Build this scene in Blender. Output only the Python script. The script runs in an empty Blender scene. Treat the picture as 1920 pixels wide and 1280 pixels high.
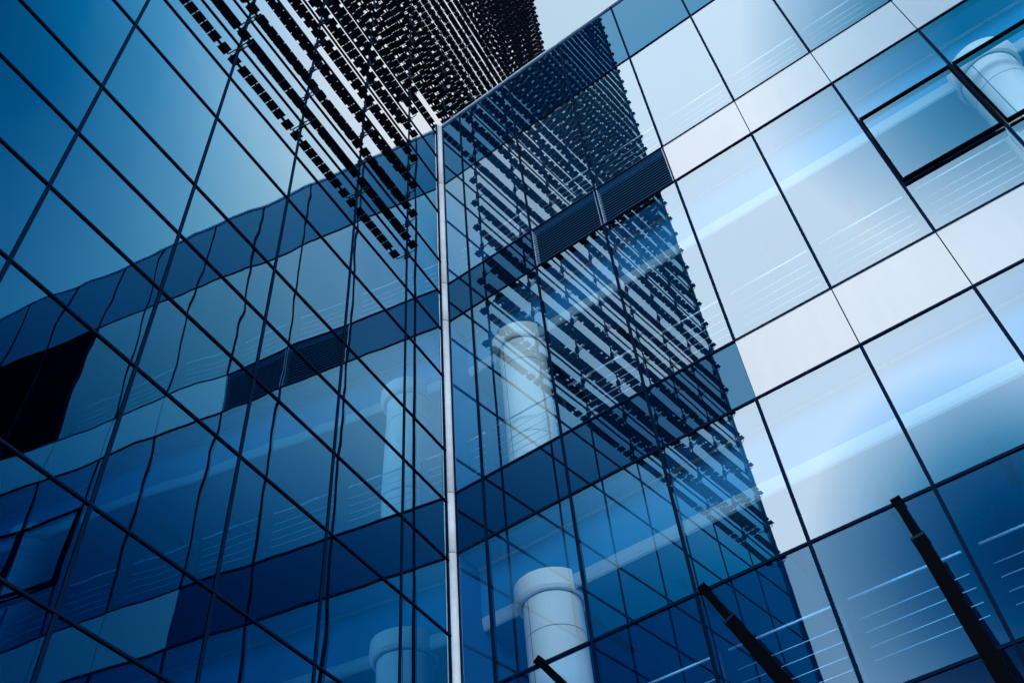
import bpy, bmesh, math, random
from mathutils import Vector, Matrix
random.seed(7)
sc = bpy.context.scene
COL = sc.collection

# ------------------------------------------------------------------ camera
R = [[0.8662148512040266, 0.49459270734060923, -0.07106254568387374],
     [-0.41507111731454194, 0.6330613673298932, -0.6534135541643317],
     [-0.2781866264306105, 0.5954925348313719, 0.7536583057561718]]
CAMP = Vector((4.630, -7.718, 1.6))
cam = bpy.data.cameras.new('camera')
cam.sensor_fit = 'HORIZONTAL'
cam.sensor_width = 36.0
cam.lens = 36.0 * 1832.95 / 1920.0
cam.clip_start = 0.05
cam.clip_end = 3000
co = bpy.data.objects.new('camera', cam)
COL.objects.link(co)
right, down, fwd = [Vector(r) for r in R]
M = Matrix((right, -down, -fwd)).transposed().to_4x4()
M.translation = CAMP
co.matrix_world = M
sc.camera = co

# ------------------------------------------------------------------ frames
TH = -0.1091406
DB = Vector((math.cos(TH), math.sin(TH), 0))     # along the right-hand facade
NB = Vector((math.sin(TH), -math.cos(TH), 0))    # its outward normal


def PB(s, w, z):      # right-hand building: s along, w inward from the glass
    return DB * s - NB * w + Vector((0, 0, z))


def PA(y, x, z):      # tower: y (towards camera negative), x outward
    return Vector((x, y, z))


# ------------------------------------------------------------------ node helpers
def newmat(name):
    m = bpy.data.materials.new(name)
    m.use_nodes = True
    nt = m.node_tree
    nt.nodes.clear()
    out = nt.nodes.new('ShaderNodeOutputMaterial')
    return m, nt, out


def N(nt, t, **kw):
    n = nt.nodes.new(t)
    for k, v in kw.items():
        if k in n.inputs:
            n.inputs[k].default_value = v
        else:
            setattr(n, k, v)
    return n


def math_node(nt, op, a, b=None, clamp=False):
    n = nt.nodes.new('ShaderNodeMath')
    n.operation = op
    n.use_clamp = clamp
    for i, v in enumerate((a, b)):
        if v is None:
            continue
        if isinstance(v, (int, float)):
            n.inputs[i].default_value = v
        else:
            nt.links.new(v, n.inputs[i])
    return n.outputs[0]


def schlick(nt, f0, power, gain=(1, 1, 1)):
    """Coated glass: reflectance colour f0 straight on, rising to white at grazing
    angles; the coating reflects blue further from grazing than red."""
    geo = nt.nodes.new('ShaderNodeNewGeometry')
    dot = nt.nodes.new('ShaderNodeVectorMath')
    dot.operation = 'DOT_PRODUCT'
    nt.links.new(geo.outputs['Normal'], dot.inputs[0])
    nt.links.new(geo.outputs['Incoming'], dot.inputs[1])
    c = math_node(nt, 'ABSOLUTE', dot.outputs['Value'])
    q = math_node(nt, 'SUBTRACT', 1.0, c, True)
    comb = nt.nodes.new('ShaderNodeCombineColor')
    ks = []
    for i, p in enumerate(power):
        k = math_node(nt, 'MULTIPLY', math_node(nt, 'POWER', q, p), gain[i], True)
        ks.append(k)
        r = math_node(nt, 'ADD', math_node(nt, 'MULTIPLY', k, 0.97 - f0[i]), f0[i], True)
        nt.links.new(r, comb.inputs[i])
    return ks[1], comb.outputs[0]


def wave_bump(nt, amp, scale, stretch=(1, 1, 1), amp2=0.0, scale2=3.0):
    """Slight roller-wave distortion of the toughened glass (heights in metres)."""
    geo = nt.nodes.new('ShaderNodeNewGeometry')
    mp = nt.nodes.new('ShaderNodeMapping')
    mp.inputs['Scale'].default_value = stretch
    nt.links.new(geo.outputs['Position'], mp.inputs['Vector'])
    n1 = N(nt, 'ShaderNodeTexNoise', Scale=scale, Detail=0.6, Roughness=0.4)
    nt.links.new(mp.outputs[0], n1.inputs['Vector'])
    h = math_node(nt, 'MULTIPLY', n1.outputs[0], amp)
    if amp2:
        n2 = N(nt, 'ShaderNodeTexNoise', Scale=scale2, Detail=0.0)
        nt.links.new(geo.outputs['Position'], n2.inputs['Vector'])
        h = math_node(nt, 'ADD', h, math_node(nt, 'MULTIPLY', n2.outputs[0], amp2))
    b = nt.nodes.new('ShaderNodeBump')
    b.inputs['Strength'].default_value = 1.0
    b.inputs['Distance'].default_value = 1.0
    nt.links.new(h, b.inputs['Height'])
    return b.outputs[0]


def glass(name, f0, trans, power, bump, rough=0.0, dirt=0.0, gain=(1, 1, 1)):
    m, nt, out = newmat(name)
    k, col = schlick(nt, f0, power, gain)
    g = N(nt, 'ShaderNodeBsdfGlossy', Roughness=rough)
    nt.links.new(col, g.inputs['Color'])
    nt.links.new(wave_bump(nt, **bump), g.inputs['Normal'])
    tm = nt.nodes.new('ShaderNodeMix')
    tm.data_type = 'RGBA'
    nt.links.new(k, tm.inputs[0])
    loss = 1.0 - sum(f0) / 3.0
    tm.inputs[6].default_value = (*[c * loss for c in trans], 1)
    tm.inputs[7].default_value = (0, 0, 0, 1)
    t = nt.nodes.new('ShaderNodeBsdfTransparent')
    nt.links.new(tm.outputs[2], t.inputs['Color'])
    mx = nt.nodes.new('ShaderNodeAddShader')
    nt.links.new(t.outputs[0], mx.inputs[0])
    nt.links.new(g.outputs[0], mx.inputs[1])
    last = mx.outputs[0]
    if dirt:
        geo = nt.nodes.new('ShaderNodeNewGeometry')
        n = N(nt, 'ShaderNodeTexNoise', Scale=38.0, Detail=4.0, Roughness=0.7)
        n2 = N(nt, 'ShaderNodeTexNoise', Scale=1.3, Detail=3.0)
        nt.links.new(geo.outputs['Position'], n.inputs['Vector'])
        nt.links.new(geo.outputs['Position'], n2.inputs['Vector'])
        a = math_node(nt, 'MULTIPLY', math_node(nt, 'SUBTRACT', n.outputs[0], 0.60, True), 6.0, True)
        b = math_node(nt, 'MULTIPLY', math_node(nt, 'SUBTRACT', n2.outputs[0], 0.42, True), 4.0, True)
        q = math_node(nt, 'MULTIPLY', math_node(nt, 'MULTIPLY', a, b), dirt)
        d = N(nt, 'ShaderNodeBsdfDiffuse', Color=(0.02, 0.06, 0.12, 1))
        m2 = nt.nodes.new('ShaderNodeMixShader')
        nt.links.new(q, m2.inputs[0])
        nt.links.new(last, m2.inputs[1])
        nt.links.new(d.outputs[0], m2.inputs[2])
        last = m2.outputs[0]
    nt.links.new(last, out.inputs['Surface'])
    return m


def streak_colour(nt, sock, col):
    """Faint vertical rain streaks and dust."""
    geo = nt.nodes.new('ShaderNodeNewGeometry')
    mp = nt.nodes.new('ShaderNodeMapping')
    mp.inputs['Scale'].default_value = (7.0, 7.0, 0.5)
    nt.links.new(geo.outputs['Position'], mp.inputs['Vector'])
    n = N(nt, 'ShaderNodeTexNoise', Scale=1.0, Detail=4.0, Roughness=0.6)
    nt.links.new(mp.outputs[0], n.inputs['Vector'])
    r = nt.nodes.new('ShaderNodeValToRGB')
    r.color_ramp.elements[0].position, r.color_ramp.elements[1].position = 0.35, 0.65
    r.color_ramp.elements[0].color = (*[c * 0.975 for c in col], 1)
    r.color_ramp.elements[1].color = (*[c * 1.015 for c in col], 1)
    nt.links.new(n.outputs[0], r.inputs[0])
    nt.links.new(r.outputs[0], sock)


def opaque_glass(name, base, f0, power, bump, rough=0.0, gain=(1, 1, 1)):
    m, nt, out = newmat(name)
    k, col = schlick(nt, f0, power, gain)
    g = N(nt, 'ShaderNodeBsdfGlossy', Roughness=rough)
    nt.links.new(col, g.inputs['Color'])
    nt.links.new(wave_bump(nt, **bump), g.inputs['Normal'])
    tm = nt.nodes.new('ShaderNodeMix')
    tm.data_type = 'RGBA'
    nt.links.new(k, tm.inputs[0])
    loss = 1.0 - sum(f0) / 3.0
    tm.inputs[6].default_value = (*[c * loss for c in base], 1)
    streak_colour(nt, tm.inputs[6], [c * loss for c in base])
    tm.inputs[7].default_value = (0, 0, 0, 1)
    d = nt.nodes.new('ShaderNodeBsdfDiffuse')
    nt.links.new(tm.outputs[2], d.inputs['Color'])
    mx = nt.nodes.new('ShaderNodeAddShader')
    nt.links.new(d.outputs[0], mx.inputs[0])
    nt.links.new(g.outputs[0], mx.inputs[1])
    nt.links.new(mx.outputs[0], out.inputs['Surface'])
    return m


def solid(name, col, rough=0.5, metal=0.0, var=0.12, scale=4.0, spec=0.4):
    m, nt, out = newmat(name)
    p = nt.nodes.new('ShaderNodeBsdfPrincipled')
    geo = nt.nodes.new('ShaderNodeNewGeometry')
    n = N(nt, 'ShaderNodeTexNoise', Scale=scale, Detail=5.0, Roughness=0.65)
    nt.links.new(geo.outputs['Position'], n.inputs['Vector'])
    r = nt.nodes.new('ShaderNodeValToRGB')
    lo = [max(0, c * (1 - var)) for c in col]
    hi = [min(1, c * (1 + var)) for c in col]
    r.color_ramp.elements[0].color = (*lo, 1)
    r.color_ramp.elements[1].color = (*hi, 1)
    r.color_ramp.elements[0].position = 0.3
    r.color_ramp.elements[1].position = 0.7
    nt.links.new(n.outputs[0], r.inputs[0])
    nt.links.new(r.outputs[0], p.inputs['Base Color'])
    rr = math_node(nt, 'ADD', math_node(nt, 'MULTIPLY', n.outputs[0], 0.16), rough - 0.08, True)
    nt.links.new(rr, p.inputs['Roughness'])
    p.inputs['Metallic'].default_value = metal
    p.inputs['Specular IOR Level'].default_value = spec
    nt.links.new(p.outputs[0], out.inputs['Surface'])
    return m


MAT = {}
MAT['tower_glass'] = glass('tower_glass', (0.0, 0.006, 0.025), (0.006, 0.09, 0.26), (6.0, 2.95, 2.1),
                           dict(amp=0.0058, scale=1.15, stretch=(1, 1, 0.75), amp2=0.0005, scale2=3.2), gain=(7.8, 2.75, 2.2))
MAT['vision_glass'] = glass('vision_glass', (0.27, 0.36, 0.42), (0.82, 0.96, 1.0), (4.6, 4.0, 3.8),
                            dict(amp=0.0006, scale=1.6))
MAT['lower_glass'] = glass('lower_glass', (0.06, 0.13, 0.20), (0.52, 0.78, 0.95), (4.2, 4.0, 3.8),
                           dict(amp=0.0006, scale=1.6), dirt=0.55)
MAT['spandrel_glass'] = opaque_glass('spandrel_glass', (0.0002, 0.005, 0.018), (0.04, 0.115, 0.19), (7.0, 6.4, 5.8),
                                     dict(amp=0.0006, scale=1.6))
MAT['plinth_glass'] = opaque_glass('plinth_glass', (0.0002, 0.003, 0.010), (0.008, 0.025, 0.06), (6.0, 5.5, 5.0),
                                    dict(amp=0.0006, scale=1.6))
MAT['parapet_glass'] = opaque_glass('parapet_glass', (0.0002, 0.007, 0.026), (0.02, 0.12, 0.21), (6.0, 5.4, 5.0),
                                     dict(amp=0.0006, scale=1.6))
MAT['white_panel'] = opaque_glass('white_panel', (0.315, 0.355, 0.39), (0.215, 0.23, 0.24), (4, 4, 4),
                                  dict(amp=0.0006, scale=1.6), rough=0.12)
MAT['mullion_metal'] = solid('mullion_metal', (0.0005, 0.008, 0.028), 0.7, 0.0, spec=0.03)
MAT['transom_metal'] = solid('transom_metal', (0.0005, 0.008, 0.028), 0.7, 0.0, spec=0.03)
MAT['black_metal'] = solid('black_metal', (0.0008, 0.0012, 0.003), 0.8, 0.0, spec=0.02)
MAT['slat_metal'] = solid('slat_metal', (0.0008, 0.0018, 0.007), 0.7, 0.0, spec=0.06)
MAT['bracket_metal'] = solid('bracket_metal', (0.002, 0.010, 0.03), 0.6, 0.0, spec=0.08)
MAT['blade_metal'] = solid('blade_metal', (0.008, 0.055, 0.13), 0.6, 0.0, spec=0.1)
MAT['pale_metal'] = solid('pale_metal', (0.42, 0.55, 0.70), 0.35, 0.3)
MAT['white_pipe'] = solid('white_pipe', (0.46, 0.50, 0.55), 0.5, 0.0, 0.10, 6.0, spec=0.2)
MAT['white_column'] = solid('white_column', (0.88, 0.90, 0.92), 0.30, 0.0, 0.03, 2.0)
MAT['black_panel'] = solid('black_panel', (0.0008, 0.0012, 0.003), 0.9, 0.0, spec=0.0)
MAT['seam'] = solid('seam', (0.03, 0.06, 0.11), 0.6)
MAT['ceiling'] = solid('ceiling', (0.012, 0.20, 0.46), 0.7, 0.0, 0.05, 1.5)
MAT['soffit'] = solid('soffit', (0.04, 0.27, 0.55), 0.7, 0.0, 0.08, 1.5)
MAT['fascia'] = solid('fascia', (0.30, 0.45, 0.60), 0.5, 0.0, 0.03, 2.0)  # fascia lip: light from below put into its paler tone
MAT['rail_steel'] = solid('rail_steel', (0.46, 0.60, 0.72), 0.3, 0.3)
MAT['post_metal'] = solid('post_metal', (0.01, 0.05, 0.12), 0.5)
MAT['kerb_white'] = solid('kerb_white', (0.66, 0.78, 0.88), 0.5)
MAT['inner_wall'] = solid('inner_wall', (0.002, 0.12, 0.36), 0.8, 0.0, 0.1, 0.8)
MAT['floor_finish'] = solid('floor_finish', (0.05, 0.14, 0.26), 0.6)
MAT['tower_inner'] = solid('tower_inner', (0.020, 0.05, 0.10), 0.8, 0.0, 0.2, 0.8)
MAT['roofing'] = solid('roofing', (0.20, 0.22, 0.25), 0.9)
MAT['concrete'] = solid('concrete', (0.24, 0.27, 0.31), 0.85)


# ground: large paving slabs with thin joints
def ground_mat():
    m, nt, out = newmat('paving')
    p = N(nt, 'ShaderNodeBsdfPrincipled', Roughness=0.75)
    geo = nt.nodes.new('ShaderNodeNewGeometry')
    b = N(nt, 'ShaderNodeTexBrick', Scale=1.0)
    b.inputs['Color1'].default_value = (0.50, 0.52, 0.55, 1)
    b.inputs['Color2'].default_value = (0.56, 0.58, 0.60, 1)
    b.inputs['Mortar'].default_value = (0.16, 0.17, 0.18, 1)
    b.inputs['Mortar Size'].default_value = 0.008
    b.inputs['Brick Width'].default_value = 1.2
    b.inputs['Row Height'].default_value = 0.6
    nt.links.new(geo.outputs['Position'], b.inputs['Vector'])
    nt.links.new(b.outputs['Color'], p.inputs['Base Color'])
    nt.links.new(p.outputs[0], out.inputs['Surface'])
    return m


MAT['paving'] = ground_mat()


# ------------------------------------------------------------------ mesh helpers
class MB:
    def __init__(self):
        self.v, self.f, self.smooth = [], [], []

    def quad(self, a, b, c, d, smooth=False):
        i = len(self.v)
        self.v += [a, b, c, d]
        self.f.append((i, i + 1, i + 2, i + 3))
        self.smooth.append(smooth)

    def hexa(self, P):
        """P: 8 points, bottom 0-3 and top 4-7, counter-clockwise from above."""
        i = len(self.v)
        self.v += list(P)
        for q in ((3, 2, 1, 0), (4, 5, 6, 7), (0, 1, 5, 4), (1, 2, 6, 5), (2, 3, 7, 6), (3, 0, 4, 7)):
            self.f.append(tuple(i + k for k in q))
            self.smooth.append(False)

    def box(self, fn, a0, a1, b0, b1, z0, z1):
        self.hexa([fn(a0, b0, z0), fn(a1, b0, z0), fn(a1, b1, z0), fn(a0, b1, z0),
                   fn(a0, b0, z1), fn(a1, b0, z1), fn(a1, b1, z1), fn(a0, b1, z1)])

    def tube(self, pts, r, n=8, cap=True, radii=None):
        rings = []
        pts = [Vector(p) for p in pts]
        for i, p in enumerate(pts):
            d = (pts[min(i + 1, len(pts) - 1)] - pts[max(i - 1, 0)]).normalized()
            u = d.cross(Vector((0, 0, 1)))
            if u.length < 1e-3:
                u = d.cross(Vector((1, 0, 0)))
            u.normalize()
            w = d.cross(u)
            rr = radii[i] if radii else r
            base = len(self.v)
            for k in range(n):
                a = 2 * math.pi * k / n
                self.v.append(p + (u * math.cos(a) + w * math.sin(a)) * rr)
            rings.append(base)
        for i in range(len(rings) - 1):
            for k in range(n):
                a, b = rings[i] + k, rings[i] + (k + 1) % n
                c, d2 = rings[i + 1] + (k + 1) % n, rings[i + 1] + k
                self.f.append((a, b, c, d2))
                self.smooth.append(True)
        if cap:
            self.f.append(tuple(rings[0] + k for k in reversed(range(n))))
            self.f.append(tuple(rings[-1] + k for k in range(n)))
            self.smooth += [False, False]

    def mesh(self, name, mat, origin=None):
        me = bpy.data.meshes.new(name)
        o = Vector(origin) if origin is not None else Vector((0, 0, 0))
        me.from_pydata([tuple(Vector(p) - o) for p in self.v], [], self.f)
        me.polygons.foreach_set('use_smooth', self.smooth)
        me.materials.append(MAT[mat])
        bm = bmesh.new()
        bm.from_mesh(me)
        bmesh.ops.recalc_face_normals(bm, faces=bm.faces)
        bm.to_mesh(me)
        bm.free()
        me.update()
        return me

    def build(self, name, mat, parent=None, label=None, kind=None, fix=True):
        me = self.mesh(name, mat)
        o = bpy.data.objects.new(name, me)
        COL.objects.link(o)
        if parent is not None:
            o.parent = parent
            o.matrix_parent_inverse = world_inv(parent)
        if label:
            o['label'] = label
        if kind:
            o['kind'] = kind
        return o


LOC = {}


def world_inv(o):
    p = Vector((0, 0, 0))
    while o is not None:
        p = p + o.location
        o = o.parent if o.parent is None or o.type == 'EMPTY' else None
    return Matrix.Translation(-p)


def thing(name, label, cat, loc=(0, 0, 0), group=None):
    o = bpy.data.objects.new(name, None)
    o.empty_display_size = 0.3
    o.location = loc
    COL.objects.link(o)
    o['label'] = label
    o['category'] = cat
    if group:
        o['group'] = group
    return o


def pane_quad(fn, a0, a1, w, z0, z1):
    m = MB()
    m.quad(fn(a0, w, z0), fn(a1, w, z0), fn(a1, w, z1), fn(a0, w, z1))
    return m


# ------------------------------------------------------------------ ground
g = MB()
g.quad(Vector((-900, -900, 0)), Vector((900, -900, 0)), Vector((900, 900, 0)), Vector((-900, 900, 0)))
o = g.build('ground', 'paving')
o['kind'] = 'structure'

# ------------------------------------------------------------------ left: glass tower
TOWER_TOP = 46.0
BAY = 1.197
Y4 = -0.990
ys_main = [Y4 + BAY * k for k in range(-7, 8)]        # -9.37 ... 7.39
Y_END = -9.50
Y_FAR = 7.46
ROOF_B = 18.086
tower = thing('glass_tower', 'tall dark glass tower on the left, its mirror panes reflecting the block opposite',
              'building', (0, -3, 0))
# horizontal joints, repeating every storey
base = [-0.952, -2.297, -3.118, 0.0]
zs = set()
for k in range(-2, 11):
    for b in base:
        z = 8.231 + 3.942 * k + b
        if 0.4 < z < TOWER_TOP - 0.3:
            zs.add(round(z, 3))
zs = sorted(zs)
zrow = [0.0] + zs + [TOWER_TOP]


def FA(y, x, z):
    return Vector((x, y, z))


ycols = sorted([Y_END] + [y for y in ys_main if y < 0.0] + [-0.02])
MW = 0.024
rest = MB()
for j in range(len(zrow) - 1):
    z0, z1 = zrow[j] + 0.0, zrow[j + 1]
    for i in range(len(ycols) - 1):
        y0, y1 = ycols[i], ycols[i + 1]
        m = pane_quad(lambda a, w, z: Vector((w, a, z)), y0, y1, 0.0, z0, z1)
        if 3.5 < z0 < 17.0 and (y0 > -6.5) and y1 - y0 > 0.2:
            m.build('glass_pane', 'tower_glass', tower)
        else:
            rest.quad(*m.v)
ycf = [-0.02] + [y for y in ys_main if y > 0] + [Y_FAR]
for j in range(len(zrow) - 1):
    z0, z1 = zrow[j], zrow[j + 1]
    if z1 < ROOF_B - 0.4:
        continue
    z0 = max(z0, ROOF_B - 0.5)
    for i in range(len(ycf) - 1):
        rest.quad(Vector((0, ycf[i], z0)), Vector((0, ycf[i + 1], z0)), Vector((0, ycf[i + 1], z1)), Vector((0, ycf[i], z1)))
rest.build('glass_pane', 'tower_glass', tower, kind='stuff')

# mullions: a cap bar in front of the glass with a twin groove
for y in ys_main:
    zb = 0.0 if y < 0 else ROOF_B + 0.05
    m = MB()
    wid = 0.015
    m.box(FA, y - wid, y - 0.006, 0.003, 0.009, zb, TOWER_TOP)
    m.box(FA, y + 0.006, y + wid, 0.003, 0.009, zb, TOWER_TOP)
    m.box(FA, y - 0.006, y + 0.006, 0.003, 0.006, zb, TOWER_TOP)
    m.box(FA, y - 0.013, y + 0.013, -0.012, -0.004, zb, TOWER_TOP)
    m.build('mullion', 'mullion_metal', tower)
for z in zs:
    m = MB()
    m.box(FA, Y_END + 0.002, -0.05, 0.002, 0.016, z - 0.0080, z + 0.0080)
    m.box(FA, Y_END + 0.002, -0.05, -0.030, -0.004, z - 0.012, z + 0.012)
    if z > ROOF_B + 0.1:
        m.box(FA, -0.05, Y_FAR - 0.002, 0.002, 0.016, z - 0.0080, z + 0.0080)
    m.build('transom', 'transom_metal', tower)
# body of the tower behind the glass
m = MB()
m.box(FA, Y_END, Y_FAR, -9.0, -2.2, 0.0, TOWER_TOP)
m.build('core_wall', 'tower_inner', tower)
for k in range(0, 11):
    m = MB()
    zt = 8.231 + 3.942 * (k - 2) - 0.10
    if zt > 0.9:
        m.box(FA, Y_END + 0.05, Y_FAR - 0.05, -2.19, -0.16, zt - 0.70, zt)
        m.build('floor_slab', 'tower_inner', tower)
m = MB()
m.box(FA, Y_END - 0.06, Y_END - 0.002, -9.0, 0.03, 0.0, TOWER_TOP)
m.build('end_wall', 'spandrel_glass', tower)
m = MB()
m.box(FA, Y_FAR + 0.002, Y_FAR + 0.06, -9.0, 0.03, 0.0, TOWER_TOP)
m.build('end_wall', 'spandrel_glass', tower)
m = MB()
m.box(FA, Y_END - 0.06, Y_FAR + 0.06, -9.0, 0.03, TOWER_TOP + 0.002, TOWER_TOP + 0.25)
m.build('roof', 'roofing', tower)

# ------------------------------------------------------------------ louvre screen hung on the tower
screen = thing('louvre_screen', 'black metal sun louvres in level rows on brackets in front of the glass tower',
               'sun louvres', (0, -1, 12.9))
SX, SW = 0.153, 0.060        # slat centre distance from the glass, half width
P = 0.133


def slat_mesh(y_lo, y_hi):
    m = MB()
    n = round((y_hi - y_lo) / BAY)
    for b in range(n):
        yb = y_lo + b * BAY
        spans = [(0.030, 0.150)] + [(0.200 + P * k + 0.006, 0.200 + P * (k + 1) - 0.006) for k in range(6)] + [(1.047, 1.167)]
        for (a, c) in spans:
            # one square tile
            m.box(FA, yb + a, yb + c, SX - SW, SX + SW, 0.0, 0.014)
        m.tube([FA(yb + 0.02, SX, 0.026), FA(yb + BAY - 0.02, SX, 0.026)], 0.011, 6)
        # joints of the tube that shows in the gaps
        m.box(FA, yb + 0.150, yb + 0.206, SX - 0.016, SX + 0.016, 0.002, 0.012)
        m.box(FA, yb + 0.992, yb + 1.047, SX - 0.016, SX + 0.016, 0.002, 0.012)
    return m


def bracket_mesh(first, last):
    m = MB()
    for dy, on in ((-0.020, not first), (0.020, not last)):
        if not on:
            continue
        m.tube([FA(dy, 0.028, -0.045), FA(dy, SX - 0.03, -0.040), FA(dy, SX + 0.005, -0.020), FA(dy * 1.6, SX + 0.008, 0.028)], 0.0085, 6)
    m.tube([FA(0, 0.030, -0.095), FA(0, 0.075, -0.045)], 0.005, 6)
    m.box(FA, -0.014, 0.014, 0.010, 0.034, -0.10, 0.06)
    return m


LOW_L, LOW_R = ys_main[0], Y4
short_me = slat_mesh(LOW_L, LOW_R).mesh('louvre_slat', 'slat_metal')
long_me = slat_mesh(LOW_L, ys_main[-1]).mesh('louvre_slat', 'slat_metal')
br_first = bracket_mesh(True, False).mesh('bracket', 'bracket_metal')
br_mid = bracket_mesh(False, False).mesh('bracket', 'bracket_metal')
br_last = bracket_mesh(False, True).mesh('bracket', 'bracket_metal')
LEVEL0, PITCH = 12.955, 0.789
z = LEVEL0
lev = 0
while z < TOWER_TOP - 0.2:
    long_row = z > 18.45
    s = bpy.data.objects.new('louvre_slat', long_me if long_row else short_me)
    COL.objects.link(s)
    s.parent = screen
    s.location = Vector((0, 0, z)) - screen.location
    brs = ys_main if long_row else [y for y in ys_main if y < -0.9]
    for i, y in enumerate(brs):
        me = br_first if i == 0 else (br_last if i == len(brs) - 1 else br_mid)
        b = bpy.data.objects.new('bracket', me)
        COL.objects.link(b)
        b.parent = s
        b.location = (0, y, 0)
    z += PITCH
    lev += 1

# ------------------------------------------------------------------ right: office block
block = thing('office_block', 'lower office block on the right with pale panels and white columns behind clear panes',
              'building', (3, 0.5, 0))
S_END = 13.85
MS = [0.482] + [1.602 + 1.1087 * k for k in range(0, 12)]
scol = [0.03] + [s for s in MS if s < S_END - 0.2] + [S_END]
H = dict(h0=18.086, h1=16.074, h2=13.268, h3=12.394, h4=9.207, h5=8.336, h6=6.580, h7=5.149, h8=11.449, h9=10.078)
FB = PB


def Bpane(i, z0, z1, mat, name='glass_pane', label=None):
    ta, tb = random.uniform(-1, 1) * 0.0028, random.uniform(-1, 1) * 0.0028
    sm, zm = (scol[i] + scol[i + 1]) / 2, (z0 + z1) / 2
    m = pane_quad(lambda s, w, z: FB(s, w + ta * (s - sm) + tb * (z - zm) / max(1.0, (z1 - z0) / 1.5), z), scol[i], scol[i + 1], 0.0, z0, z1)
    return m.build(name, mat, block, label=label)


NS = len(scol) - 1
for i in range(NS):
    s0 = scol[i]
    Bpane(i, H['h1'], H['h0'], 'parapet_glass', 'parapet_panel')
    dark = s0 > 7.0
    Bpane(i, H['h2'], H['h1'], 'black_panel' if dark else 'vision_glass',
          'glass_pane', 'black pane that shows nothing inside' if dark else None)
    # upper spandrel row
    if 1.55 < s0 < 3.75:
        pass                                            # black ventilation grilles
    elif s0 > 3.75:
        m = MB()
        m.box(FB, s0 + 0.006, scol[i + 1] - 0.006, -0.004, 0.03, H['h3'] + 0.010, H['h2'] - 0.010)
        m.build('white_spandrel', 'white_panel', block)
    else:
        Bpane(i, H['h3'], H['h2'], 'spandrel_glass', 'spandrel_pane')
    # main vision row, with opening lights in two bays
    if 5.9 < s0 < 8.3:
        Bpane(i, H['h8'], H['h3'], 'vision_glass')
        Bpane(i, H['h4'], H['h9'], 'vision_glass')
    else:
        Bpane(i, H['h4'], H['h3'], 'vision_glass')
    if s0 > 3.75:
        m = MB()
        m.box(FB, s0 + 0.006, scol[i + 1] - 0.006, -0.004, 0.03, H['h5'] + 0.010, H['h4'] - 0.010)
        m.build('white_spandrel', 'white_panel', block)
    else:
        Bpane(i, H['h5'], H['h4'], 'spandrel_glass', 'spandrel_pane')
    Bpane(i, H['h6'], H['h5'], 'vision_glass')
    Bpane(i, H['h7'], H['h6'], 'lower_glass')
    Bpane(i, 4.28, H['h7'], 'plinth_glass', 'spandrel_pane')
    Bpane(i, 0.25, 4.28, 'lower_glass')

# white panels leave a dark joint: backing strip behind them
m = MB()
m.box(FB, 3.80, S_END - 0.05, 0.032, 0.05, H['h3'] + 0.005, H['h2'] - 0.005)
m.box(FB, 3.80, S_END - 0.05, 0.032, 0.05, H['h5'] + 0.005, H['h4'] - 0.005)
m.build('joint_backing', 'black_metal', block)

# mullions, broken by the white spandrel rows
for s in MS:
    if s > S_END - 0.2:
        continue
    m = MB()
    if s < 3.80:
        runs = [(0.25, H['h0'] - 0.01)]
    else:
        runs = [(0.25, H['h5'] - 0.012), (H['h4'] + 0.012, H['h3'] - 0.012), (H['h2'] + 0.012, H['h0'] - 0.01)]
    for (a, b) in runs:
        m.box(FB, s - 0.016, s - 0.005, -0.010, -0.003, a, b)
        m.box(FB, s + 0.005, s + 0.016, -0.010, -0.003, a, b)
        m.box(FB, s - 0.005, s + 0.005, -0.006, -0.003, a, b)
        m.box(FB, s - 0.018, s + 0.018, 0.004, 0.045, a, b)
    m.build('mullion', 'mullion_metal', block)
for k, hh, th, dep in (('h1', .012, 0, 0), ('h2', .014, 0, 0), ('h3', .014, 0, 0), ('h4', .016, 0, 0), ('h5', .016, 0, 0), ('h6', .017, 0, 0), ('h7', .017, 0, 0)):
    m = MB()
    m.box(FB, 0.06, S_END - 0.01, -0.014, -0.0045, H[k] - hh * .75, H[k] + hh * .75)
    if k != 'h1':
        m.box(FB, 0.06, S_END - 0.01, 0.004, 0.029, H[k] - hh, H[k] + hh)
    m.build('transom', 'transom_metal', block)
m = MB()
m.box(FB, 0.06, S_END - 0.01, -0.014, -0.0045, 4.26, 4.30)
m.box(FB, 0.03, S_END, -0.03, 0.2, 0.0, 0.25)
m.build('plinth', 'concrete', block)
# coping
m = MB()
m.box(FB, 0.0, S_END + 0.03, -0.030, 0.30, H['h0'], H['h0'] + 0.045)
m.build('coping', 'pale_metal', block)

# ventilation grilles
for a, b in ((scol[2], scol[3]), (scol[3], scol[4])):
    gr = MB()
    z0, z1 = H['h3'] + 0.015, H['h2'] - 0.015
    gr.box(FB, a + 0.02, b - 0.02, 0.10, 0.12, z0, z1)
    go = gr.build('ventilation_grille', 'black_panel', block)
    sl = MB()
    n = 15
    for k in range(n):
        zc = z0 + (k + 0.5) * (z1 - z0) / n
        # blade with an upright lip and a short sloping back
        sl.box(FB, a + 0.026, b - 0.026, -0.004, 0.002, zc - 0.0065, zc + 0.0065)
        sl.hexa([FB(a + 0.026, 0.0021, zc + 0.002), FB(b - 0.026, 0.0021, zc + 0.002), FB(b - 0.026, 0.014, zc + 0.014), FB(a + 0.026, 0.014, zc + 0.014),
                 FB(a + 0.026, 0.0021, zc + 0.006), FB(b - 0.026, 0.0021, zc + 0.006), FB(b - 0.026, 0.014, zc + 0.017), FB(a + 0.026, 0.014, zc + 0.017)])
    so = sl.build('blades', 'blade_metal')
    so.parent = go
    for q0 in (a + 0.019, b - 0.025):
        fr = MB()
        fr.box(FB, q0, q0 + 0.006, -0.006, 0.10, z0, z1)
        fo = fr.build('jamb', 'pale_metal')
        fo.parent = go
    so.parent = go


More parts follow.
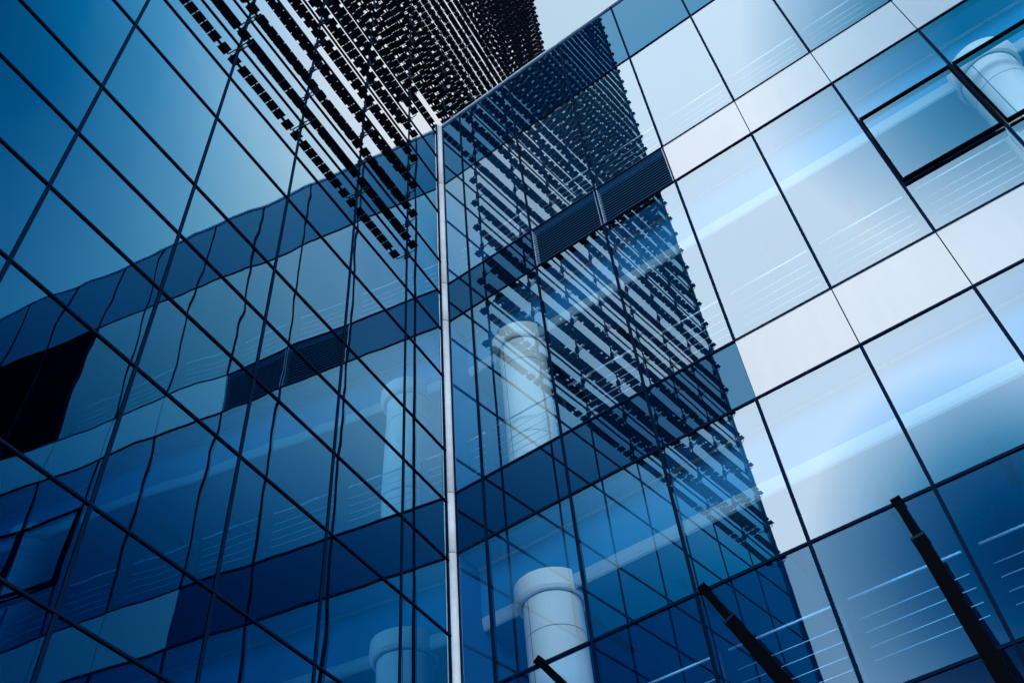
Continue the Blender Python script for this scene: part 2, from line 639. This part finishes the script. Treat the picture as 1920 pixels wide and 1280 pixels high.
# opening lights: framed sashes standing slightly open at the bottom
for i in range(NS):
    s0, s1 = scol[i], scol[i + 1]
    if not (5.9 < s0 < 8.3):
        continue
    z0, z1 = H['h9'], H['h8']
    tilt = 0.030

    def FS(s, w, z, z0=z0, z1=z1, tilt=tilt):
        return PB(s, w - tilt * (z1 - z) / (z1 - z0) - 0.006, z)
    m = pane_quad(FS, s0 + 0.03, s1 - 0.03, 0.0, z0 + 0.02, z1 - 0.02)
    po = m.build('opening_window', 'vision_glass', block)
    f = MB()
    f.box(FS, s0 + 0.020, s0 + 0.040, -0.022, 0.03, z0, z1)
    f.box(FS, s1 - 0.040, s1 - 0.020, -0.022, 0.03, z0, z1)
    f.box(FS, s0 + 0.041, s1 - 0.041, -0.020, 0.03, z1 - 0.030, z1 - 0.002)
    f.box(FS, s0 + 0.041, s1 - 0.041, -0.022, 0.03, z0, z0 + 0.024)
    f.box(PB, s0 + 0.027, s1 - 0.027, 0.002, 0.10, z0 - 0.045, z0 - 0.012)
    f.box(PB, s0 + 0.027, s1 - 0.027, 0.002, 0.10, z1 + 0.004, z1 + 0.030)
    fo = f.build('frame', 'black_metal')
    fo.parent = po

# ---- interior of the block: slabs, soffits, ceilings, rails, columns
ROOM = 6.0
COLS = [0.88, 7.49]
CW, CR = 0.58, 0.32
floors = [(H['h3'], H['h2']), (H['h5'], H['h4']), (H['h5'] - 4.058, H['h7'])]
for fi, (zc, zf) in enumerate(floors):
    m = MB()
    m.box(FB, 0.04, S_END - 0.04, 0.14, ROOM, zc + 0.03, zf - 0.14)
    m.build('floor_slab', 'soffit', block)
    m = MB()
    m.box(FB, 0.04, S_END - 0.04, 0.14, ROOM, zf - 0.138, zf - 0.10)
    m.build('floor_finish', 'floor_finish', block)
    # suspended ceiling and fascia, its lit lip painted paler than the shaded part above, with a ring round every column
    zl = zc - 0.765
    m = MB()
    m.box(FB, 0.06, S_END - 0.06, 0.475, ROOM - 0.02, zl + 0.004, zl + 0.05)
    m.build('ceiling', 'ceiling', block)
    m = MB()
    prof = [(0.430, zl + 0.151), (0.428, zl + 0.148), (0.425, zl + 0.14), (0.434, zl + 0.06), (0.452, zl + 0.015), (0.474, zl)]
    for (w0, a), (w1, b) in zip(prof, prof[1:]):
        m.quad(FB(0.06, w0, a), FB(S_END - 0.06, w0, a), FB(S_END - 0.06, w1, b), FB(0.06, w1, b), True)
    m.build('ceiling_lit_lip', 'fascia', block)
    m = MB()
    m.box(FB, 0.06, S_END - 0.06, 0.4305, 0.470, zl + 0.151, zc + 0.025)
    m.build('ceiling_shaded_fascia', 'ceiling', block)  # upper fascia: shade put into the colour, darker than the lip
    # thin edge of the blind pocket, ceiling slots
    m = MB()
    m.box(FB, 0.06, S_END - 0.06, 0.400, 0.429, zc - 0.006, zc + 0.024)
    m.build('pocket_trim', 'rail_steel', block)
    for s in [0.4 + 1.1087 * k for k in range(0, 12)]:
        m = MB()
        m.box(FB, s + 0.62, s + 0.72, 1.05, 1.95, zl - 0.004, zl + 0.003)
        m.build('ceiling_slot', 'seam', block)
    # low upstand and edge trims at the foot of the glass
    m = MB()
    m.box(FB, 0.06, S_END - 0.06, 0.145, 0.23, zf - 0.099, zf + 0.045)
    m.build('floor_kerb', 'kerb_white', block)
    # handrails: one frame per bay
    for i in range(NS):
        s0, s1 = scol[i] + 0.09, scol[i + 1] - 0.055
        m = MB()
        w = 0.20
        zt = zf + 0.925
        m.tube([FB(s0, w, zt), FB(s1, w, zt)], 0.0125, 8)
        for dz in (0.20, 0.325, 0.455, 0.57):
            m.tube([FB(s0 + 0.03, w, zt - dz), FB(s1 - 0.02, w, zt - dz)], 0.0048, 6)
        hr = m.build('handrail', 'rail_steel', block)
        m = MB()
        m.box(FB, scol[i] - 0.006, scol[i] + 0.006, w - 0.02, w + 0.02, zf + 0.0455, zt - 0.012)
        po = m.build('post', 'post_metal')
        po.parent = hr
    for s in COLS:
        cm = MB()
        zb = zf - 0.10 - 4.058 + (zc - zf) * 0 + 0.001
        zb = max(zb, 0.0)
        top = zl + 0.02
        nseg = 40
        for k in range(nseg):
            a0, a1 = 2 * math.pi * k / nseg, 2 * math.pi * (k + 1) / nseg
            f = lambda a, zz, r=CR: FB(s + r * math.cos(a), CW + r * math.sin(a), zz)
            cm.quad(f(a0, zb), f(a1, zb), f(a1, top), f(a0, top), True)
        colo = cm.build('column', 'white_column', block)
        ring = MB()
        for k in range(nseg):
            a0, a1 = 2 * math.pi * k / nseg, 2 * math.pi * (k + 1) / nseg
            rp = [(CR + 0.085, zl + 0.22), (CR + 0.085, zl + 0.12), (CR + 0.075, zl + 0.03), (CR + 0.05, zl - 0.004), (CR + 0.012, zl - 0.004)]
            for (r0, q0), (r1, q1) in zip(rp, rp[1:]):
                ring.quad(f(a0, q0, r0), f(a1, q0, r0), f(a1, q1, r1), f(a0, q1, r1), True)
        ro = ring.build('collar', 'white_column')
        ro.parent = colo
        sm = MB()
        for q in (zl - 0.010, zl - 0.42, zl - 1.75):
            for k in range(nseg):
                a0, a1 = 2 * math.pi * k / nseg, 2 * math.pi * (k + 1) / nseg
                sm.quad(f(a0, q - 0.004, CR + 0.002), f(a1, q - 0.004, CR + 0.002), f(a1, q + 0.004, CR + 0.002), f(a0, q + 0.004, CR + 0.002), True)
        for a in (-math.pi * 0.62, 0.55):
            d = 0.014
            sm.quad(f(a - d, zb, CR + 0.002), f(a + d, zb, CR + 0.002), f(a + d, zl - 0.01, CR + 0.002), f(a - d, zl - 0.01, CR + 0.002))
        smo = sm.build('seam', 'seam')
        smo.parent = colo
# top storey soffit + roof
m = MB()
m.box(FB, 0.04, S_END - 0.04, 0.05, ROOM, H['h1'] - 0.02, H['h1'] + 0.35)
m.build('floor_slab', 'soffit', block)
m = MB()
m.box(FB, 0.04, S_END - 0.04, 0.31, ROOM + 0.3, H['h0'] - 0.35, H['h0'] - 0.05)
m.build('roof', 'roofing', block)
m = MB()
m.box(FB, 0.04, S_END, ROOM + 0.002, ROOM + 0.30, 0.0, H['h0'] - 0.36)
m.build('rear_wall', 'inner_wall', block)
m = MB()
m.box(FB, S_END + 0.002, S_END + 0.25, 0.0, ROOM + 0.30, 0.0, H['h0'] - 0.01)
m.build('side_wall', 'concrete', block)
m = MB()
m.box(FB, 0.035, 0.055, 0.06, ROOM, 0.0, H['h1'])
m.build('partition_wall', 'inner_wall', block)

# ------------------------------------------------------------------ corner pipe
PX, PY = 0.012, -0.020
pipe = thing('corner_pipe', 'slim white vertical pipe running up the corner where the two glass walls meet', 'pipe', (PX, PY, 0))
joints = [0.0, 4.28, H['h7'], H['h5'], H['h4'], H['h3'], H['h2'], H['h1'], H['h0'] + 0.03]
for a, b in zip(joints, joints[1:]):
    m = MB()
    m.tube([(PX, PY, a + 0.006), (PX, PY, b - 0.006)], 0.060, 28)
    m.build('pipe_length', 'white_pipe', pipe)
for a in joints[1:-1]:
    m = MB()
    m.tube([(PX, PY, a - 0.0055), (PX, PY, a + 0.0055)], 0.055, 28)
    m.build('joint', 'mullion_metal', pipe)
m = MB()
m.box(FB, 0.076, 0.088, -0.016, -0.002, 0.0, H['h0'] - 0.02)
m.build('edge_trim', 'mullion_metal', pipe)
m = MB()
m.box(FA, -0.105, -0.093, 0.002, 0.016, 0.0, H['h0'] - 0.02)
m.build('edge_trim', 'mullion_metal', pipe)

# ------------------------------------------------------------------ telescopic struts
def strut(label, b0, b1, t_split, r_thin, r0, r1):
    a, e = PB(*b0), PB(*b1)
    root = thing('telescopic_strut', label, 'strut', a, 'black struts under the lower transom')
    d = (e - a)
    dn = d.normalized()
    u = dn.cross(NB).normalized()
    v = u.cross(dn)

    def prism(m, p, q, hw0, hw1):
        P8 = []
        for pt, hw in ((p, hw0), (q, hw1)):
            for sx, sy in ((-1, -1), (1, -1), (1, 1), (-1, 1)):
                P8.append(pt + u * hw * sx + v * hw * sy)
        m.hexa(P8)
    k = a + d * t_split
    m = MB()
    prism(m, a, k + dn * 0.05, r_thin, r_thin)
    m.build('rod', 'black_metal', root)
    m = MB()
    prism(m, k, e, r0, r1)
    m.build('sleeve', 'black_metal', root)
    m = MB()
    prism(m, k - dn * 0.030, k - dn * 0.002, r0 * 1.12, r0 * 1.12)
    m.build('collar', 'bracket_metal', root)
    m = MB()
    prism(m, a - dn * 0.03, a - dn * 0.001, r_thin * 1.3, r_thin * 1.3)
    m.build('end_fixing', 'black_metal', root)


strut('black telescopic strut at the right edge, below the wide pale pane', (4.625, -0.05, 6.545), (4.90, -0.95, 3.95), 0.205, 0.033, 0.052, 0.060)
strut('black telescopic strut in the middle, over the reflected edge of the tower', (2.815, -0.05, 6.555), (3.98, -0.80, 3.92), 0.195, 0.033, 0.052, 0.060)
strut('black telescopic strut nearest the corner, below the lower white column', (1.040, -0.05, 6.575), (3.00, -0.80, 3.92), 0.30, 0.033, 0.052, 0.060)

# ------------------------------------------------------------------ sky and light
SUN_AZ, SUN_EL = math.radians(-60), math.radians(48)     # azimuth from +y towards +x
w = bpy.data.worlds.new('World')
sc.world = w
w.use_nodes = True
nt = w.node_tree
nt.nodes.clear()
out = nt.nodes.new('ShaderNodeOutputWorld')
tc = nt.nodes.new('ShaderNodeTexCoord')
sky = nt.nodes.new('ShaderNodeTexSky')
sky.sky_type = 'NISHITA'
sky.sun_disc = False
sky.sun_elevation = SUN_EL
sky.sun_rotation = SUN_AZ
sky.air_density = 1.6
sky.dust_density = 1.2
sky.ozone_density = 4.0
bg1 = nt.nodes.new('ShaderNodeBackground')
nt.links.new(sky.outputs[0], bg1.inputs[0])
bg1.inputs[1].default_value = 0.10
# bright cloud, made-up blue patches that dim reflections, unseen glare added low down
def sky_dir(az, el):
    az, el = math.radians(az), math.radians(el)
    return (math.sin(az) * math.cos(el), math.cos(az) * math.cos(el), math.sin(el))


nrm = nt.nodes.new('ShaderNodeVectorMath')
nrm.operation = 'NORMALIZE'
nt.links.new(tc.outputs['Generated'], nrm.inputs[0])
cn = N(nt, 'ShaderNodeTexNoise', Scale=3.0, Detail=4.0, Roughness=0.55)
nt.links.new(nrm.outputs[0], cn.inputs['Vector'])
jit = math_node(nt, 'MULTIPLY', math_node(nt, 'SUBTRACT', cn.outputs[0], 0.5), 0.30)
sep = nt.nodes.new('ShaderNodeSeparateXYZ')
nt.links.new(nrm.outputs[0], sep.inputs[0])


def smooth(v, lo, hi, a=0.0, b=1.0):
    n = nt.nodes.new('ShaderNodeMapRange')
    n.interpolation_type = 'SMOOTHSTEP'
    n.inputs['From Min'].default_value = lo
    n.inputs['From Max'].default_value = hi
    n.inputs['To Min'].default_value = a
    n.inputs['To Max'].default_value = b
    nt.links.new(v, n.inputs['Value'])
    return n.outputs[0]


def dark_patch(az, el, inner, outer):
    d = nt.nodes.new('ShaderNodeVectorMath')
    d.operation = 'DOT_PRODUCT'
    d.inputs[1].default_value = sky_dir(az, el)
    nt.links.new(nrm.outputs[0], d.inputs[0])
    ang = math_node(nt, 'ARCCOSINE', d.outputs['Value'])
    n = nt.nodes.new('ShaderNodeMapRange')
    n.inputs['From Min'].default_value = math.radians(outer)
    n.inputs['From Max'].default_value = math.radians(inner)
    nt.links.new(ang, n.inputs['Value'])
    return n.outputs[0]


DARK_PATCHES = [(87, 58, 2, 21, 1.0), (168, 54, 1, 12.5, 0.72), (-173, 30, 1, 11.0, 0.9)]  # invented blue patches, standing in for darkening toward the frame corners
t = None
for gp in DARK_PATCHES:
    k = math_node(nt, 'MULTIPLY', dark_patch(*gp[:4]), gp[4])
    t = k if t is None else math_node(nt, 'MAXIMUM', t, k)
low = smooth(sep.outputs[2], math.sin(math.radians(31)), math.sin(math.radians(50)), 0.72, 0.0)
low = math_node(nt, 'MULTIPLY', low, smooth(sep.outputs[0], -0.2, 0.25))
t = math_node(nt, 'MAXIMUM', t, low)
ax = (math.sin(SUN_AZ), math.cos(SUN_AZ))
dx = math_node(nt, 'ADD', math_node(nt, 'MULTIPLY', sep.outputs[0], ax[0]), math_node(nt, 'MULTIPLY', sep.outputs[1], ax[1]))
t = math_node(nt, 'MAXIMUM', t, smooth(dx, -0.05, 0.3, 0.0, 0.20))
t = math_node(nt, 'ADD', t, math_node(nt, 'MULTIPLY', jit, 0.35), True)
ramp = nt.nodes.new('ShaderNodeValToRGB')
stops = [(0.0, (0.92, 1.00, 1.08)), (0.22, (0.62, 0.86, 1.06)), (0.45, (0.20, 0.57, 0.86)), (0.68, (0.0, 0.33, 0.62)), (1.0, (0.0, 0.12, 0.29))]
els = ramp.color_ramp.elements
els[0].position, els[0].color = stops[0][0], (*stops[0][1], 1)
els[1].position, els[1].color = stops[-1][0], (*stops[-1][1], 1)
for p, c in stops[1:-1]:
    e = els.new(p)
    e.color = (*c, 1)
nt.links.new(t, ramp.inputs[0])
# cloud brightness: brighter behind the photographer, duller beyond the buildings
ax = (math.sin(SUN_AZ), math.cos(SUN_AZ))
dx = math_node(nt, 'ADD', math_node(nt, 'MULTIPLY', sep.outputs[0], ax[0]), math_node(nt, 'MULTIPLY', sep.outputs[1], ax[1]))
g1 = smooth(dx, -0.20, 0.32, 0.86, 0.80)
g2 = math_node(nt, 'ADD', math_node(nt, 'MULTIPLY', smooth(sep.outputs[1], -0.50, 0.0, 1.25, 0.0), smooth(sep.outputs[0], -0.05, 0.28, 1.0, 0.04)), 1.0)
gl = smooth(sep.outputs[2], math.sin(math.radians(18)), math.sin(math.radians(25.5)), 1.0, 0.0)  # added low glare, out of view, brightens the rooms behind the glass
it = math_node(nt, 'SUBTRACT', 1.0, t, True)
it2 = math_node(nt, 'MULTIPLY', it, it)
g2 = math_node(nt, 'ADD', math_node(nt, 'MULTIPLY', math_node(nt, 'SUBTRACT', g2, 1.0), it2), 1.0)
gain = math_node(nt, 'MULTIPLY', math_node(nt, 'MULTIPLY', g1, g2), smooth(dx, -0.55, -0.30, 1.15, 1.0))
vm = nt.nodes.new('ShaderNodeVectorMath')
vm.operation = 'SCALE'
nt.links.new(ramp.outputs[0], vm.inputs[0])
nt.links.new(gain, vm.inputs['Scale'])
mixc = nt.nodes.new('ShaderNodeMix')
mixc.data_type = 'RGBA'
nt.links.new(gl, mixc.inputs[0])
warm = nt.nodes.new('ShaderNodeVectorMath')
warm.operation = 'MULTIPLY'
wr = nt.nodes.new('ShaderNodeCombineXYZ')
nt.links.new(math_node(nt, 'ADD', math_node(nt, 'MULTIPLY', math_node(nt, 'SUBTRACT', g2, 1.0), 0.10), 1.0), wr.inputs[0])
wr.inputs[1].default_value = 1.0
nt.links.new(math_node(nt, 'ADD', math_node(nt, 'MULTIPLY', math_node(nt, 'SUBTRACT', g2, 1.0), -0.03), 1.0), wr.inputs[2])
nt.links.new(vm.outputs[0], warm.inputs[0])
nt.links.new(wr.outputs[0], warm.inputs[1])
nt.links.new(warm.outputs[0], mixc.inputs[6])
mixc.inputs[7].default_value = (5.6, 6.3, 7.0, 1)
bg2 = nt.nodes.new('ShaderNodeBackground')
nt.links.new(mixc.outputs[2], bg2.inputs[0])
bg2.inputs[1].default_value = 1.0
mx = nt.nodes.new('ShaderNodeMixShader')
mx.inputs[0].default_value = 0.93
nt.links.new(bg1.outputs[0], mx.inputs[1])
nt.links.new(bg2.outputs[0], mx.inputs[2])
nt.links.new(mx.outputs[0], out.inputs['Surface'])

sun = bpy.data.lights.new('sun', 'SUN')
sun.energy = 2.0
sun.angle = math.radians(0.5)
sun.color = (1.0, 0.96, 0.90)
so = bpy.data.objects.new('sun', sun)
COL.objects.link(so)
sd = Vector((math.sin(SUN_AZ) * math.cos(SUN_EL), math.cos(SUN_AZ) * math.cos(SUN_EL), math.sin(SUN_EL)))
so.rotation_euler = sd.to_track_quat('Z', 'Y').to_euler()
so.location = sd * 60

# ------------------------------------------------------------------ render settings
sc.render.engine = 'CYCLES'
cy = sc.cycles
cy.max_bounces = 14
cy.diffuse_bounces = 4
cy.glossy_bounces = 8
cy.transmission_bounces = 8
cy.transparent_max_bounces = 24
cy.caustics_reflective = False
cy.caustics_refractive = False
sc.view_settings.view_transform = 'Standard'
sc.view_settings.look = 'None'
sc.view_settings.exposure = 0.0
sc.view_settings.gamma = 1.0
sc.view_settings.use_curve_mapping = False
